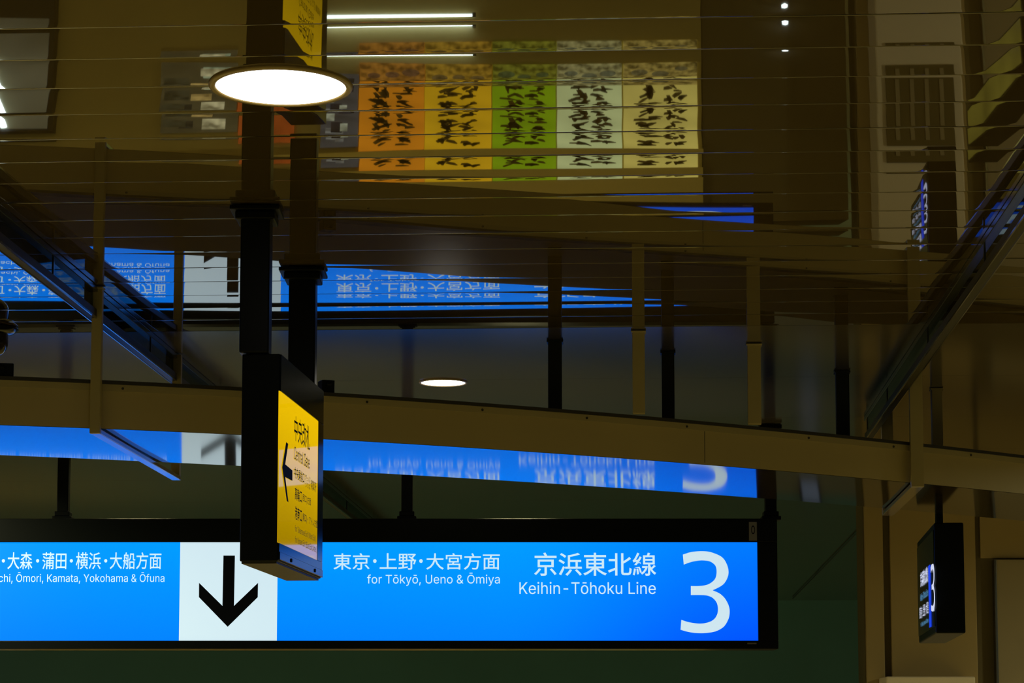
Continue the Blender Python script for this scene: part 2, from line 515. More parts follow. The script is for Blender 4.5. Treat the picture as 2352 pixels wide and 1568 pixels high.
# ------------------------------------------------------------------ glass smoke barriers hung from the ceiling
def barrier(u, v0, v1, label, flip):
    t = thing('smoke_barrier', label, 'barrier', H(u, v0, CEIL), 'glass smoke barriers under the ceiling')
    zr = CAMZ + 1.400
    b = MB(); b.box(H(u - 0.018, v0, CEIL - 0.02), BX * 0.036, AX * (v1 - v0), ZX * 0.019)
    b.build('top_rail', M['alu_dark'], t, bevel=0.002)
    b = MB(); b.box(H(u - 0.016, v0, zr), BX * 0.032, AX * (v1 - v0), ZX * 0.030)
    b.build('bottom_rail', M['rail'], t, bevel=0.002)
    b = MB()
    b.box(H(u - 0.0165, v0, zr - 0.002), BX * 0.004, AX * (v1 - v0), ZX * 0.006)
    b.box(H(u + 0.0125, v0, zr - 0.002), BX * 0.004, AX * (v1 - v0), ZX * 0.006)
    b.build('rail_bead', M['alu'], t)
    L = 1.45
    vv = v0
    while vv < v1 - 0.01:
        ve = min(vv + L, v1)
        b = MB(); b.box(H(u - 0.003, vv + 0.004, zr + 0.02), BX * 0.006, AX * (ve - vv - 0.008), ZX * (CEIL - 0.015 - zr - 0.02))
        b.build('glass_pane', M['glass'], t)
        b = MB(); b.box(H(u - 0.006, ve - 0.006, zr + 0.02), BX * 0.012, AX * 0.012, ZX * (CEIL - 0.015 - zr - 0.02))
        b.build('joint_bar', M['alu_dark'], t)
        vv = ve
pl = at_z(230, 745, CAMZ + 1.400)
barrier(pl.dot(BX), 4.2, 17.0, 'glass smoke barrier with aluminium rail passing the dome camera', 1)
pr = at_z(2110, 850, CAMZ + 1.400)
barrier(pr.dot(BX), 4.2, 10.9, 'glass smoke barrier with aluminium rail above the small departure board', -1)
pc = at_z(1980, 1211, CEIL - 0.01)
b = MB(); b.tube(H(pc.dot(BX), 14.0, CEIL - 0.012), H(pc.dot(BX), 24.0, CEIL - 0.012), 0.005)
tag(b.build('conduit', M['darkcap']), 'thin dark conduit running along the far ceiling past the sign end', 'conduit')

# ------------------------------------------------------------------ downlights
def downlight(px, py, rpx, label):
    c = at_z(px, py, CEIL)
    k = (c - CAMP).dot(F_) / FPX
    R = rpx * k
    r = R * 0.90
    t = thing('downlight', label, 'downlight', Vector((c.x, c.y, CEIL)), 'round downlights in the ceiling')
    b = MB()
    b.lathe(Vector((c.x, c.y, CEIL)), [(r, -0.0025), (r * 1.015, -0.006), (R * 0.985, -0.006), (R, -0.003), (R, 0.004), (r, 0.004)], 64, close=True)
    b.build('trim_ring', M['ring'], t, smooth=True)
    b = MB()
    b.lathe(Vector((c.x, c.y, CEIL)), [(r, -0.003), (r * 0.6, -0.0036), (0.0002, -0.004)], 64)
    b.build('diffuser', M['lamp'], t, smooth=True)
downlight(645, 197, 165, 'large lit round downlight in the near ceiling above the yellow sign')
downlight(1018, 877, 56, 'small lit round downlight in the far ceiling just over the beam')

# ------------------------------------------------------------------ text helpers
LATIN = None
try:
    import os
    _p = os.path.join(bpy.utils.system_resource('DATAFILES', path='fonts'), 'Inter.woff2')
    LATIN = bpy.data.fonts.load(_p)
except Exception:
    LATIN = None
def latin_mesh(cv):
    # each outer contour is filled with its own holes, so glyphs drawn from overlapping strokes stay solid
    from mathutils.geometry import interpolate_bezier, tessellate_polygon
    loops = []
    for sp in cv.splines:
        P = []
        if sp.type == 'BEZIER':
            bp = sp.bezier_points
            for i in range(len(bp)):
                a, c = bp[i], bp[(i + 1) % len(bp)]
                P += [Vector((q.x, q.y, 0)) for q in interpolate_bezier(a.co, a.handle_right, c.handle_left, c.co, 5)[:-1]]
        else:
            P = [Vector((q.co.x, q.co.y, 0)) for q in sp.points]
        Q = [p for i, p in enumerate(P) if (p - P[i - 1]).length > 1e-6]
        ar = sum(Q[i - 1].x * Q[i].y - Q[i].x * Q[i - 1].y for i in range(len(Q))) / 2
        if len(Q) > 2 and abs(ar) > 1e-7:
            loops.append((ar, Q))
    big = max(loops, key=lambda l: abs(l[0]))[0]
    outer = [l for l in loops if l[0] * big > 0]; holes = [l for l in loops if l[0] * big < 0]
    def inside(p, Q):
        c = False
        for i in range(len(Q)):
            a, d = Q[i - 1], Q[i]
            if (a.y > p.y) != (d.y > p.y) and p.x < (d.x - a.x) * (p.y - a.y) / (d.y - a.y) + a.x:
                c = not c
        return c
    def area(Q):
        return sum(Q[i - 1].x * Q[i].y - Q[i].x * Q[i - 1].y for i in range(len(Q))) / 2
    def untangle(Q, depth=0):
        n = len(Q)
        for i in range(n):
            a, c = Q[i], Q[(i + 1) % n]
            for j in range(i + 2, n):
                if i == 0 and j == n - 1:
                    continue
                d, e = Q[j], Q[(j + 1) % n]
                r, s_ = c - a, e - d
                den = r.x * s_.y - r.y * s_.x
                if abs(den) < 1e-12:
                    continue
                t = ((d.x - a.x) * s_.y - (d.y - a.y) * s_.x) / den
                w = ((d.x - a.x) * r.y - (d.y - a.y) * r.x) / den
                if 1e-6 < t < 1 - 1e-6 and 1e-6 < w < 1 - 1e-6 and depth < 12:
                    X_ = a + r * t
                    return untangle(Q[:i + 1] + [X_] + Q[j + 1:], depth + 1) + untangle([X_] + Q[i + 1:j + 1], depth + 1)
        return [Q]
    clean = []
    for ar, Q in outer:
        for q in untangle(Q):
            ar2 = area(q)
            if ar2 * big > 0 and abs(ar2) > 1e-6:
                clean.append((ar2, q))
            elif ar2 * big < 0 and abs(ar2) > 0.0025:
                holes.append((ar2, q))
    outer = clean
    vs_, fs = [], []
    for ar, Q in outer:
        hs = [h for _, h in holes if inside(sum(h, Vector((0, 0, 0))) / len(h), Q) and abs(area(h)) < abs(ar)]
        allp = [Q] + hs
        flat = [p for l in allp for p in l]
        n = len(vs_)
        vs_ += [(p.x, p.y) for p in flat]
        for t in tessellate_polygon(allp):
            a, c, d = (flat[k] for k in t)
            t = tuple(t) if (c - a).cross(d - a).z > 0 else tuple(reversed(t))
            fs.append(tuple(n + k for k in t))
    return vs_, fs

def text_outline(txt, bold):
    cu = bpy.data.curves.new('lettering_curve', 'FONT')
    cu.body = txt
    cu.offset = bold
    if LATIN is not None and all(ord(ch) < 0x2000 for ch in txt):
        cu.font = LATIN
    cu.resolution_u = 3
    o = bpy.data.objects.new('lettering_curve', cu)
    COL.objects.link(o)
    dg = bpy.context.evaluated_depsgraph_get()
    if cu.font == LATIN and LATIN is not None:
        r = latin_mesh(o.evaluated_get(dg).to_curve(dg))
        bpy.data.objects.remove(o); bpy.data.curves.remove(cu)
        return r
    me = bpy.data.meshes.new_from_object(o.evaluated_get(dg))
    bpy.data.objects.remove(o); bpy.data.curves.remove(cu)
    vs_ = [(v.co.x, v.co.y) for v in me.vertices]
    fs = [tuple(p.vertices) for p in me.polygons]
    bpy.data.meshes.remove(me)
    return vs_, fs

def lettering(txt, rect, frame, m, parent, bold=0.012, name='lettering', split=False):
    """rect = (u0, v0, u1, v1) in the sign's own plane; frame = (O, U, V, N)"""
    O, U, V, N = frame
    vs_, fs = text_outline(txt, bold)
    x0 = min(v[0] for v in vs_); x1 = max(v[0] for v in vs_); y0 = min(v[1] for v in vs_); y1 = max(v[1] for v in vs_)
    u0, v0, u1, v1 = rect
    b = MB()
    if split:
        par = list(range(len(vs_)))
        def find(i):
            while par[i] != i:
                par[i] = par[par[i]]; i = par[i]
            return i
        for f in fs:
            for i in f[1:]:
                par[find(i)] = find(f[0])
        ext = {}
        for i, (x, y) in enumerate(vs_):
            r_ = find(i); e = ext.setdefault(r_, [x, x]); e[0] = min(e[0], x); e[1] = max(e[1], x)
        cell = {}
        for i in range(len(vs_)):
            e = ext[find(i)]
            cell[i] = min(len(txt) - 1, max(0, int(((e[0] + e[1]) / 2 - x0) / (x1 - x0) * len(txt))))
    for x, y in vs_:
        b.v.append(O + U * (u0 + (x - x0) / (x1 - x0) * (u1 - u0)) + V * (v0 + (y - y0) / (y1 - y0) * (v1 - v0)) + N * 0.0015)
    if split:                         # one part for each written character
        n = len(txt)
        for k in range(n):
            c = MB(); ids = {}
            for f in fs:
                # a face belongs to the cell that its connected outline sits in
                if cell[f[0]] == k:
                    g = []
                    for i in f:
                        if i not in ids:
                            ids[i] = len(c.v); c.v.append(b.v[i])
                        g.append(ids[i])
                    c.f.append(tuple(g))
            if c.f:
                c.build('character', m, parent)
        return None
    b.f = fs
    return b.build(name, m, parent)

def smooth_outline(segs, n=5):
    """segs: list of point runs; each run is a Catmull-Rom curve, runs meet at corners"""
    outp = []
    for run in segs:
        P = [run[0]] + list(run) + [run[-1]]
        for i in range(1, len(P) - 2):
            for k in range(n):
                t = k / n
                p0, p1, p2, p3 = P[i - 1], P[i], P[i + 1], P[i + 2]
                outp.append(tuple(0.5 * (2 * p1[a] + (p2[a] - p0[a]) * t + (2 * p0[a] - 5 * p1[a] + 4 * p2[a] - p3[a]) * t * t + (3 * p1[a] - p0[a] - 3 * p2[a] + p3[a]) * t ** 3) for a in (0, 1)))
        outp.append(run[-1])
    return outp
THREE = smooth_outline([
    [(135, 443), (230, 415), (350, 406), (450, 420), (560, 470), (615, 550), (633, 640), (610, 720), (560, 780), (460, 832)],
    [(462, 834), (540, 870), (600, 930), (638, 1010), (645, 1080), (630, 1150), (580, 1230), (490, 1280), (380, 1298), (280, 1298), (190, 1285), (110, 1262)],
    [(118, 1155), (200, 1180), (300, 1195), (380, 1190), (460, 1160), (505, 1105), (518, 1040), (505, 970), (460, 915), (400, 890), (330, 884), (222, 884)],
    [(222, 786), (310, 786), (390, 775), (450, 745), (490, 700), (503, 630), (490, 565), (440, 522), (380, 508), (310, 508), (220, 525), (145, 552)]])
def flat_shape(pts, m, parent, name, N):
    """pts: world points in a plane, drawn slightly proud"""
    from mathutils.geometry import tessellate_polygon
    b = MB()
    b.v = [Vector(p) + N * 0.0015 for p in pts]
    tris = tessellate_polygon([b.v])
    for t in tris:
        a, c, d = (b.v[k] for k in t)
        b.f.append(t if (c - a).cross(d - a).dot(N) > 0 else t[::-1])
    return b.build(name, m, parent)

# ================================================================== LONG BLUE SIGN
SD = 11.0
S = lambda px, py: at_y(px, py, SD)
px_m = 1.0 / (S(1177, 1350).x - S(1176, 1350).x)
base = Vector((S(1176, 1472).x, SD, S(1176, 1472).z))
sign = thing('platform_sign', 'long hanging lightbox sign in blue with arrow and large white 3', 'sign', base)
SX, NY = Vector((1, 0, 0)), Vector((0, -1, 0))
x0 = S(-1150, 1350).x; x1 = S(1740, 1350).x
zt, zb = S(1176, 1245).z, S(1176, 1471).z
xo0, xo1 = x0 - 0.1, S(1786, 1350).x
zo_t, zo_b = S(1176, 1191).z, S(1176, 1490).z
DP = 0.19
b = MB(); b.box(Vector((xo0, SD - 0.012, zt)), SX * (xo1 - xo0), Vector((0, DP, 0)), ZX * (zo_t - zt)); b.build('top_frame', M['black'], sign, bevel=0.003)
b = MB(); b.box(Vector((xo0, SD - 0.012, zo_b)), SX * (xo1 - xo0), Vector((0, DP, 0)), ZX * (zb - zo_b)); b.build('bottom_frame', M['black'], sign, bevel=0.003)
b = MB(); b.box(Vector((x1, SD - 0.0119, zb)), SX * (xo1 - x1), Vector((0, DP - 0.0002, 0)), ZX * (zt - zb)); b.build('end_frame', M['black'], sign, bevel=0.003)
b = MB(); b.box(Vector((xo0, SD + 0.02, zb)), SX * (x1 - xo0), Vector((0, DP - 0.05, 0)), ZX * (zt - zb)); b.build('back_box', M['black'], sign)
sx = lambda px: S(px, 1358).x
def face(pa, pb, m, name):
    a, c = sx(pa), sx(pb)
    b = MB(); b.box(Vector((a, SD, zb)), SX * (c - a), Vector((0, 0.012, 0)), ZX * (zt - zb))
    return b.build(name, m, sign)
face(-1150, 412.5, M['signblue'], 'blue_face'); face(412.5, 637, M['signwhite'], 'white_face'); face(637, 1740, M['signblue'], 'blue_face')
SF = (Vector((0, SD, 0)), SX, ZX, NY)
def srect(xa, ya, xb, yb):
    a = S(xa, yb); c = S(xb, ya)
    return (a.x, a.z, c.x, c.z)
LW = M['letterwhite']
for txt, xa, xb in (('東京', 766, 849), ('上野', 872, 956), ('大宮方面', 979, 1148)):
    lettering(txt, srect(xa, 1270, xb, 1308), SF, LW, sign, 0.006, split=True)
lettering('for Tōkyō, Ueno & Ōmiya', srect(843, 1315, 1148, 1345), SF, LW, sign, 0.0)
lettering('京浜東北線', srect(1227, 1268.5, 1507, 1322), SF, LW, sign, 0.008, split=True)
lettering('Keihin-Tōhoku Line', srect(1193, 1336, 1506, 1364), SF, LW, sign, 0.0)
for txt, xa, xb in (('大井町', -92, -4), ('大森', 17, 75), ('蒲田', 97, 153), ('横浜', 174, 232), ('大船方面', 252, 371)):
    lettering(txt, srect(xa, 1268, xb, 1307), SF, LW, sign, 0.006, split=True)
lettering('for Ōimachi, Ōmori, Kamata, Yokohama & Ōfuna', srect(-88, 1314, 378, 1340), SF, LW, sign, 0.0)
for px, py, r in ((861, 1288, 4.0), (967, 1288, 4.0), (8, 1287.5, 3.6), (86.6, 1287.5, 3.6), (164, 1287.5, 3.6), (243, 1287.5, 3.6)):
    c = S(px, py)
    flat_shape([c + SX * (math.cos(a) * r / px_m) + ZX * (math.sin(a) * (r + 0.4) / px_m) for a in [k * math.pi / 8 for k in range(16)]], LW, sign, 'dot', NY)
flat_shape([S(1540 + x / 4.75, 1180 + y / 4.75) for x, y in THREE], M['signwhite'], sign, 'numeral', NY)
# arrow
AP = [(513.3, 1275.5), (539.7, 1275.5), (537.5, 1391), (592.8, 1338), (592.2, 1371), (523, 1439), (457, 1371), (457.3, 1338), (511, 1391)]
flat_shape([S(x, y) for x, y in AP], M['ink'], sign, 'arrow', NY)
# sticker and maker's strip
a, c = S(1720, 1242), S(1737.5, 1199)
b = MB(); b.box(Vector((a.x, SD - 0.0135, a.z)), SX * (c.x - a.x), Vector((0, 0.0015, 0)), ZX * (c.z - a.z)); st = b.build('sticker', M['sticker'], sign)
b = MB()
for k in range(24):
    t0, t1 = k / 24 * 2 * math.pi, (k + 1) / 24 * 2 * math.pi
    cc = S(1729, 1217); rx, rz = 4.5 / px_m, 10 / px_m
    f = lambda t, s: Vector((cc.x + math.cos(t) * rx * s, SD - 0.0145, cc.z + math.sin(t) * rz * s))
    b.quad(f(t0, 1), f(t1, 1), f(t1, 0.7), f(t0, 0.7))
b.build('printed_mark', M['ink'], sign)
a, c = S(1716, 1479), S(1737, 1476)
b = MB(); b.box(Vector((a.x, SD - 0.0135, a.z)), SX * (c.x - a.x), Vector((0, 0.0015, 0)), ZX * (c.z - a.z)); b.build('small_plate', M['sticker'], sign)
# hanging rods with flanges
for px in (145, 935, 1770, -700):
    c = at_y(px, 1191, SD + 0.09)
    w = 0.052
    b = MB(); b.cbox(Vector((c.x, SD + 0.09, (zo_t + CEIL) / 2)), SX * w, Vector((0, w, 0)), ZX * (CEIL - 0.004 - zo_t)); rod = b.build('hanging_rod', M['black'], sign, bevel=0.003)
    b = MB(); b.cbox(Vector((c.x, SD + 0.09, zo_t + 0.009)), SX * w * 1.7, Vector((0, w * 1.7, 0)), ZX * 0.018); b.build('lower_flange', M['black'], sign, bevel=0.003)
    b = MB(); b.cbox(Vector((c.x, SD + 0.09, zo_t + 0.030)), SX * w * 1.35, Vector((0, w * 1.35, 0)), ZX * 0.022); b.build('collar', M['black'], sign, bevel=0.003)
    b = MB(); b.cbox(Vector((c.x, SD + 0.09, CEIL - 0.014)), SX * w * 2.0, Vector((0, w * 2.0, 0)), ZX * 0.020); b.build('ceiling_flange', M['black'], sign, bevel=0.003)

# ================================================================== YELLOW SIGN
YD = 6.55
Y = lambda px, py: at_y(px, py, YD)
n_bl = Y(549, 1283); n_br = Y(638, 1288); n_tr = Y(638, 812)
W = n_br.x - n_bl.x
zb_y, zt_y = n_br.z, n_tr.z
fx = n_br.x
ydir = None
# length so that the far bottom corner meets (737, 1329)
pf = at_z(737, 1329, zb_y)
ydir = Vector((pf.x - fx, pf.y - YD, 0)); YL = ydir.length; ydir.normalize()
ynorm = Vector((ydir.y, -ydir.x, 0))
ys = thing('gate_sign', 'yellow lightbox sign in a black case seen almost edge-on', 'sign', Vector((fx, YD, zb_y)))
O = Vector((fx, YD, zb_y))
HT = zt_y - zb_y
CW = -ynorm * W
b = MB(); b.box(O + CW, -CW, ydir * YL, ZX * HT)
b.build('case', M['black'], ys, bevel=0.003)
# lit face
def yuv(px, py):
    p = on_plane(px, py, O, ynorm) - O
    return p.dot(ydir), p.z
u0, va = yuv(640, 897); _, vb = yuv(640.5, 1247)
u1, _ = yuv(728.5, 1000)
b = MB(); b.box(O + ydir * u0 + ZX * vb, ynorm * 0.003, ydir * (u1 - u0), ZX * (va - vb))
b.build('yellow_face', M['signyellow'], ys)
b = MB()
b.box(O + ZX * 0.004, ynorm * 0.006, ydir * YL, ZX * 0.022)
b.build('lower_trim', M['blackgloss'], ys, bevel=0.001)
b = MB(); b.box(O + ZX * 0.026, ynorm * 0.004, ydir * YL, ZX * (vb - 0.027)); b.build('lower_band', M['blackgloss'], ys)
b = MB(); b.box(O + ZX * (va + 0.001), ynorm * 0.004, ydir * YL, ZX * (HT - va - 0.003)); b.build('upper_band', M['blackgloss'], ys)
b = MB(); b.box(O + ydir * (u1 + 0.001) + ZX * vb, ynorm * 0.004, ydir * (YL - u1 - 0.001), ZX * (va - vb)); b.build('far_stile', M['blackgloss'], ys)
b = MB(); b.box(O + CW * 0.97 - ZX * 0.006 + ydir * 0.01, -CW * 0.92, ydir * (YL - 0.02), ZX * 0.006); b.build('bottom_panel', M['rail'], ys)
for u in (0.17, YL * 0.8):
    b = MB(); b.lathe(O + ydir * u + ZX * 0.015 + ynorm * 0.006, [(0.0001, 0.003), (0.005, 0.003), (0.006, 0)], 10, (ydir, ZX, ynorm)); b.build('screw', M['black'], ys)
YF = (O + ynorm * 0.003, ydir, ZX, ynorm)
ink = M['ink']
def yrect(xa, ya0, ya1, xb):
    ua, t = yuv(xa, ya0); _, bt = yuv(xa, ya1); ub, _ = yuv(xb, ya0)
    return (ua, bt, ub, t)
lettering('中央改札', yrect(672.5, 953, 1011, 709), YF, ink, ys, 0.004)
lettering('Central Gate', yrect(672.5, 1024, 1054, 708), YF, ink, ys, 0.0)
lettering('中央乗換口', yrect(673, 1071, 1097, 696), YF, ink, ys, 0.004)
lettering('きっぷ', yrect(698, 1088, 1102, 709.5), YF, ink, ys, 0.0)
lettering('うりば', yrect(698, 1104, 1118, 709.5), YF, ink, ys, 0.0)
lettering('精算所', yrect(711, 1100, 1124, 723), YF, ink, ys, 0.0)
lettering('高輪口', yrect(674, 1117, 1147, 690), YF, ink, ys, 0.008)
lettering('(西口)方面', yrect(691, 1132, 1153, 711), YF, ink, ys, 0.004)
lettering('港南口', yrect(674, 1161, 1192, 690), YF, ink, ys, 0.008)
lettering('(東口)・アトレ方面', yrect(691, 1176, 1198, 726.5), YF, ink, ys, 0.004)
lettering('for Takanawa Exit (West Exit)', yrect(674, 1205, 1222, 722), YF, ink, ys, 0.0)
lettering('for Konan Exit (East Exit, Atre)', yrect(674, 1230, 1248, 724), YF, ink, ys, 0.0)
# arrow pointing towards the near end
ar = [(644.5, 1073), (653.5, 1015), (658.5, 1019), (651.5, 1066), (668, 1080), (668, 1104), (651.5, 1095), (659, 1153), (655, 1150)]
pts = []
for x, y in ar:
    u, v = yuv(x, y); pts.append(O + ynorm * 0.003 + ydir * u + ZX * v)
flat_shape(pts, ink, ys, 'arrow', ynorm)
# two square posts up to the ceiling
for (pxc, wpx, pyc, D) in ((588.5, 67, 478, 6.66), (696, 61, 618, 7.43)):
    c0 = at_z(pxc, pyc, CEIL)
    tline = (c0.y - YD) / ydir.y
    cpos = O + CW * 0.5 + ydir * tline
    w = wpx * ((c0 - CAMP).dot(F_) / FPX)
    cx = at_y(pxc, (pyc + 812) / 2, c0.y).x
    b = MB(); b.cbox(Vector((cx, c0.y, (zt_y + CEIL) / 2)), SX * w, Vector((0, w, 0)), ZX * (CEIL - 0.004 - zt_y)); b.build('post', M['black'], ys, bevel=0.004)
    b = MB(); b.cbox(Vector((cx, c0.y, CEIL - 0.012)), SX * w * 1.7, Vector((0, w * 1.7, 0)), ZX * 0.012); b.build('ceiling_flange', M['black'], ys, bevel=0.003)
    b = MB(); b.cbox(Vector((cx, c0.y, CEIL - 0.030)), SX * w * 1.35, Vector((0, w * 1.35, 0)), ZX * 0.024); b.build('collar', M['black'], ys, bevel=0.004)

# ================================================================== SMALL DEPARTURE BOARD, RIGHT
RD = 10.1
R_ = lambda px, py: at_y(px, py, RD)
a = R_(2150, 1454); c = R_(2212, 1200)
zb_r, zt_r = a.z, c.z
O2 = Vector((a.x, RD, zb_r)); W2 = c.x - a.x
pf = at_z(2111, 1477, zb_r)
rdir = Vector((pf.x - O2.x, pf.y - RD, 0)); RL = rdir.length; rdir.normalize()
rnorm = Vector((-rdir.y, rdir.x, 0))
rs = thing('departure_board', 'small black hanging board with a lit 3 and white rows, near the wall', 'sign', O2)
b = MB(); b.box(O2, -rnorm * W2, rdir * RL, ZX * (zt_r - zb_r)); b.build('case', M['black'], rs, bevel=0.006)
b = MB(); b.box(O2 + rnorm * 0.003 + rdir * 0.015 + ZX * 0.03, -rnorm * 0.003, rdir * (RL - 0.03), ZX * (zt_r - zb_r - 0.06)); b.build('screen', M['blackgloss'], rs)
def ruv(px, py):
    p = on_plane(px, py, O2, rnorm) - O2
    return p.dot(rdir), p.z
RF = (O2 + rnorm * 0.004, -rdir, ZX, rnorm)
def rrect(xa, ya0, ya1, xb):
    # xa = left (far) column, xb = right (near) column; ya0, ya1 measured at xb
    ua, _ = ruv(xa, ya0); ub, t = ruv(xb, ya0); _, bt = ruv(xb, ya1)
    return (-ua, bt, -ub, t)
lettering('京浜東北線', rrect(2116, 1299, 1336, 2133), RF, M['ledwhite'], rs, 0.02)
lettering('Keihin-Tōhoku Line', rrect(2116, 1350, 1367, 2133.5), RF, M['ledcyan'], rs, 0.01)
lettering('東京・上野・大宮', rrect(2114, 1379, 1408, 2134), RF, M['ledwhite'], rs, 0.01)
lettering('for Tōkyō, Ueno & Ōmiya', rrect(2117, 1416, 1430, 2134.5), RF, M['ledcyan'], rs, 0.01)
ua, _ = ruv(2134.3, 1300); ub, zt_b = ruv(2138.5, 1296); _, zb_b = ruv(2138.5, 1440)
b = MB(); b.box(O2 + rnorm * 0.004 + rdir * ub + ZX * zb_b, rnorm * 0.001, rdir * (ua - ub), ZX * (zt_b - zb_b)); b.build('blue_bar', M['ledblue'], rs)
ua, _ = ruv(2140, 1300); ub, z1 = ruv(2149.0, 1290); _, z0 = ruv(2149.0, 1401)
pts = []
for x, y in THREE:
    s = (x - 110) / 535.0; t = (y - 406) / 892.0
    pts.append(O2 + rnorm * 0.004 + rdir * (ua + (ub - ua) * s) + ZX * (z1 + (z0 - z1) * t))
flat_shape(pts, M['ledwhite'], rs, 'numeral', rnorm)
mid = O2 + rdir * RL * 0.5 - rnorm * W2 * 0.5
b = MB(); b.cbox(Vector((mid.x, mid.y, (zt_r + BZ) / 2)), SX * 0.03, Vector((0, 0.03, 0)), ZX * (BZ - zt_r)); b.build('hanging_rod', M['black'], rs)

# ------------------------------------------------------------------ dome camera at the left
c = at_z(-14, 752, CEIL)
dm = thing('dome_camera', 'dome security camera under the ceiling beside the glass barrier', 'camera', c)
b = MB(); b.lathe(c, [(0.0001, -0.001), (0.085, -0.001), (0.088, -0.006), (0.070, -0.022), (0.055, -0.026), (0.0001, -0.026)], 32); b.build('base', M['alu_dark'], dm, smooth=True)
b = MB(); b.lathe(c, [(0.052, -0.026), (0.052, -0.055)] + [(0.052 * math.cos(t), -0.055 - 0.052 * math.sin(t)) for t in [k * math.pi / 16 for k in range(1, 8)]] + [(0.0005, -0.107)], 32); b.build('dome', M['glossdome'], dm, smooth=True)

# ================================================================== KIOSK BELOW THE FRAME (seen only as a reflection in the ceiling)
KD = 13.0
yc = {}
def K(px, py_ref):
    """point on the kiosk front whose mirror image in the ceiling shows at (px, py_ref)"""
    m = at_y(px, py_ref, KD)
    return Vector((m.x, KD, 2 * CEIL - m.z))
ax0 = K(-700, 300).x; ax1 = K(1612, 300).x
zf_t = K(800, 598).z; zf_b = K(800, 392).z
b = MB(); b.box(Vector((ax0, KD + 0.002, 0)), SX * (ax1 - ax0), Vector((0, 1.2, 0)), ZX * (zf_t - 0.02))
kb = thing('kiosk', 'low brown food kiosk behind the blue sign, mirrored in the ceiling', 'kiosk', Vector((0, KD + 0.05, 0)))
b.build('body', M['kioskbrown'], kb)
b = MB(); b.box(Vector((ax0, KD - 0.06, zf_b)), SX * (ax1 - ax0), Vector((0, 0.11, 0)), ZX * (zf_t - zf_b)); b.build('fascia', M['amber'], kb)
zc = K(800, 25).z
b = MB(); b.box(Vector((ax0 + 3.2, KD - 0.25, zc - 0.25)), SX * (ax1 - ax0 - 3.2), Vector((0, 0.25, 0)), ZX * 0.05); b.build('counter', M['brownwall'], kb)
def ebanner(name, pxa, pxb, pya, pyb, col, label, group, strokes, ink_m, cat='banner', photo=True, est=1.0):
    A = K(pxa, pya); B = K(pxb, pyb)       # pya = upper edge in the mirror = lower edge in truth
    xa, xb = A.x, B.x; zlo, zhi = A.z, B.z
    t = thing(name, label, cat, Vector(((xa + xb) / 2, KD, zlo)), group)
    b = MB(); b.box(Vector((xa + 0.003, KD - 0.012, zlo)), SX * (xb - xa - 0.006), Vector((0, 0.012, 0)), ZX * (zhi - zlo))
    b.build('cloth', emitter(name + '_cloth', col, est, (3.5, 0.7)), t)  # shop light on the cloth is put into its emission
    r = random.Random(strokes)
    b = MB()
    w = xb - xa
    for cxf in (0.34, 0.70):
        n = 6
        for k in range(n):
            zc_ = zhi - (zhi - zlo) * (0.06 + 0.66 * (k + 0.5) / n)
            for s in range(r.randint(3, 5)):
                cx_ = xa + w * (cxf + r.uniform(-0.10, 0.10)); z_ = zc_ + r.uniform(-0.028, 0.028)
                L = r.uniform(0.045, 0.10) * (1.1 if cxf < 0.5 else 0.8); th = r.uniform(0.010, 0.020); an = r.choice([0.15, 0.1, 1.45, -0.6, 0.7]) + r.uniform(-0.15, 0.15)
                dx, dz = math.cos(an), math.sin(an)
                pts_ = [(-L / 2, -th * 0.4), (0, -th), (L / 2, -th * 0.25), (L / 2, th * 0.3), (0, th * 0.8), (-L / 2, th)]
                b.poly([Vector((cx_ + p * dx - q * dz, KD - 0.0135, z_ + p * dz + q * dx)) for p, q in pts_])
    b.build('brush_writing', ink_m, t)
    if photo:
        zp = zlo + (zhi - zlo) * 0.30
        b = MB(); b.box(Vector((xa + 0.003, KD - 0.014, zlo)), SX * (w - 0.006), Vector((0, 0.0025, 0)), ZX * (zp - zlo))
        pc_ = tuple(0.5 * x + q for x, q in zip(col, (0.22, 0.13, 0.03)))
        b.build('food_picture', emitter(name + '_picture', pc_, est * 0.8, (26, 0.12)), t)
        b = MB()
        for k in range(3):
            cc = Vector((xa + w * (0.22 + 0.28 * k), KD - 0.0155, zlo + (zp - zlo) * r.uniform(0.35, 0.65)))
            rr = r.uniform(0.035, 0.05)
            b.poly([cc + SX * (math.cos(q) * rr) + ZX * (math.sin(q) * rr * 0.7) for q in [j * math.pi / 6 for j in range(12)]][::-1])
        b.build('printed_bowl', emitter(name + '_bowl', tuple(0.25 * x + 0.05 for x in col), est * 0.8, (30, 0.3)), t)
    return t
G = 'glowing menu banners of the kiosk'
ebanner('menu_banner', 825, 975, 105, 385, (0.92, 0.33, 0.012), 'orange menu banner with dark brush writing, mirrored in the ceiling', G, 1, M['inkbrown'])
ebanner('menu_banner', 975, 1130, 105, 388, (0.95, 0.56, 0.012), 'deep yellow menu banner between the orange and the green one', G, 2, M['inkbrown'])
ebanner('menu_banner', 1130, 1278, 105, 390, (0.32, 0.52, 0.006), 'lime green menu banner with dark brush writing, mirrored in the ceiling', G, 3, M['inkbrown'])
ebanner('menu_banner', 1278, 1430, 105, 390, (0.82, 0.92, 0.40), 'white menu banner with dark brush writing, mirrored in the ceiling', G, 4, M['inkbrown'])
ebanner('menu_banner', 1430, 1604, 105, 390, (0.90, 0.76, 0.17), 'cream yellow menu banner at the end of the row, mirrored in the ceiling', G, 5, M['inkbrown'])

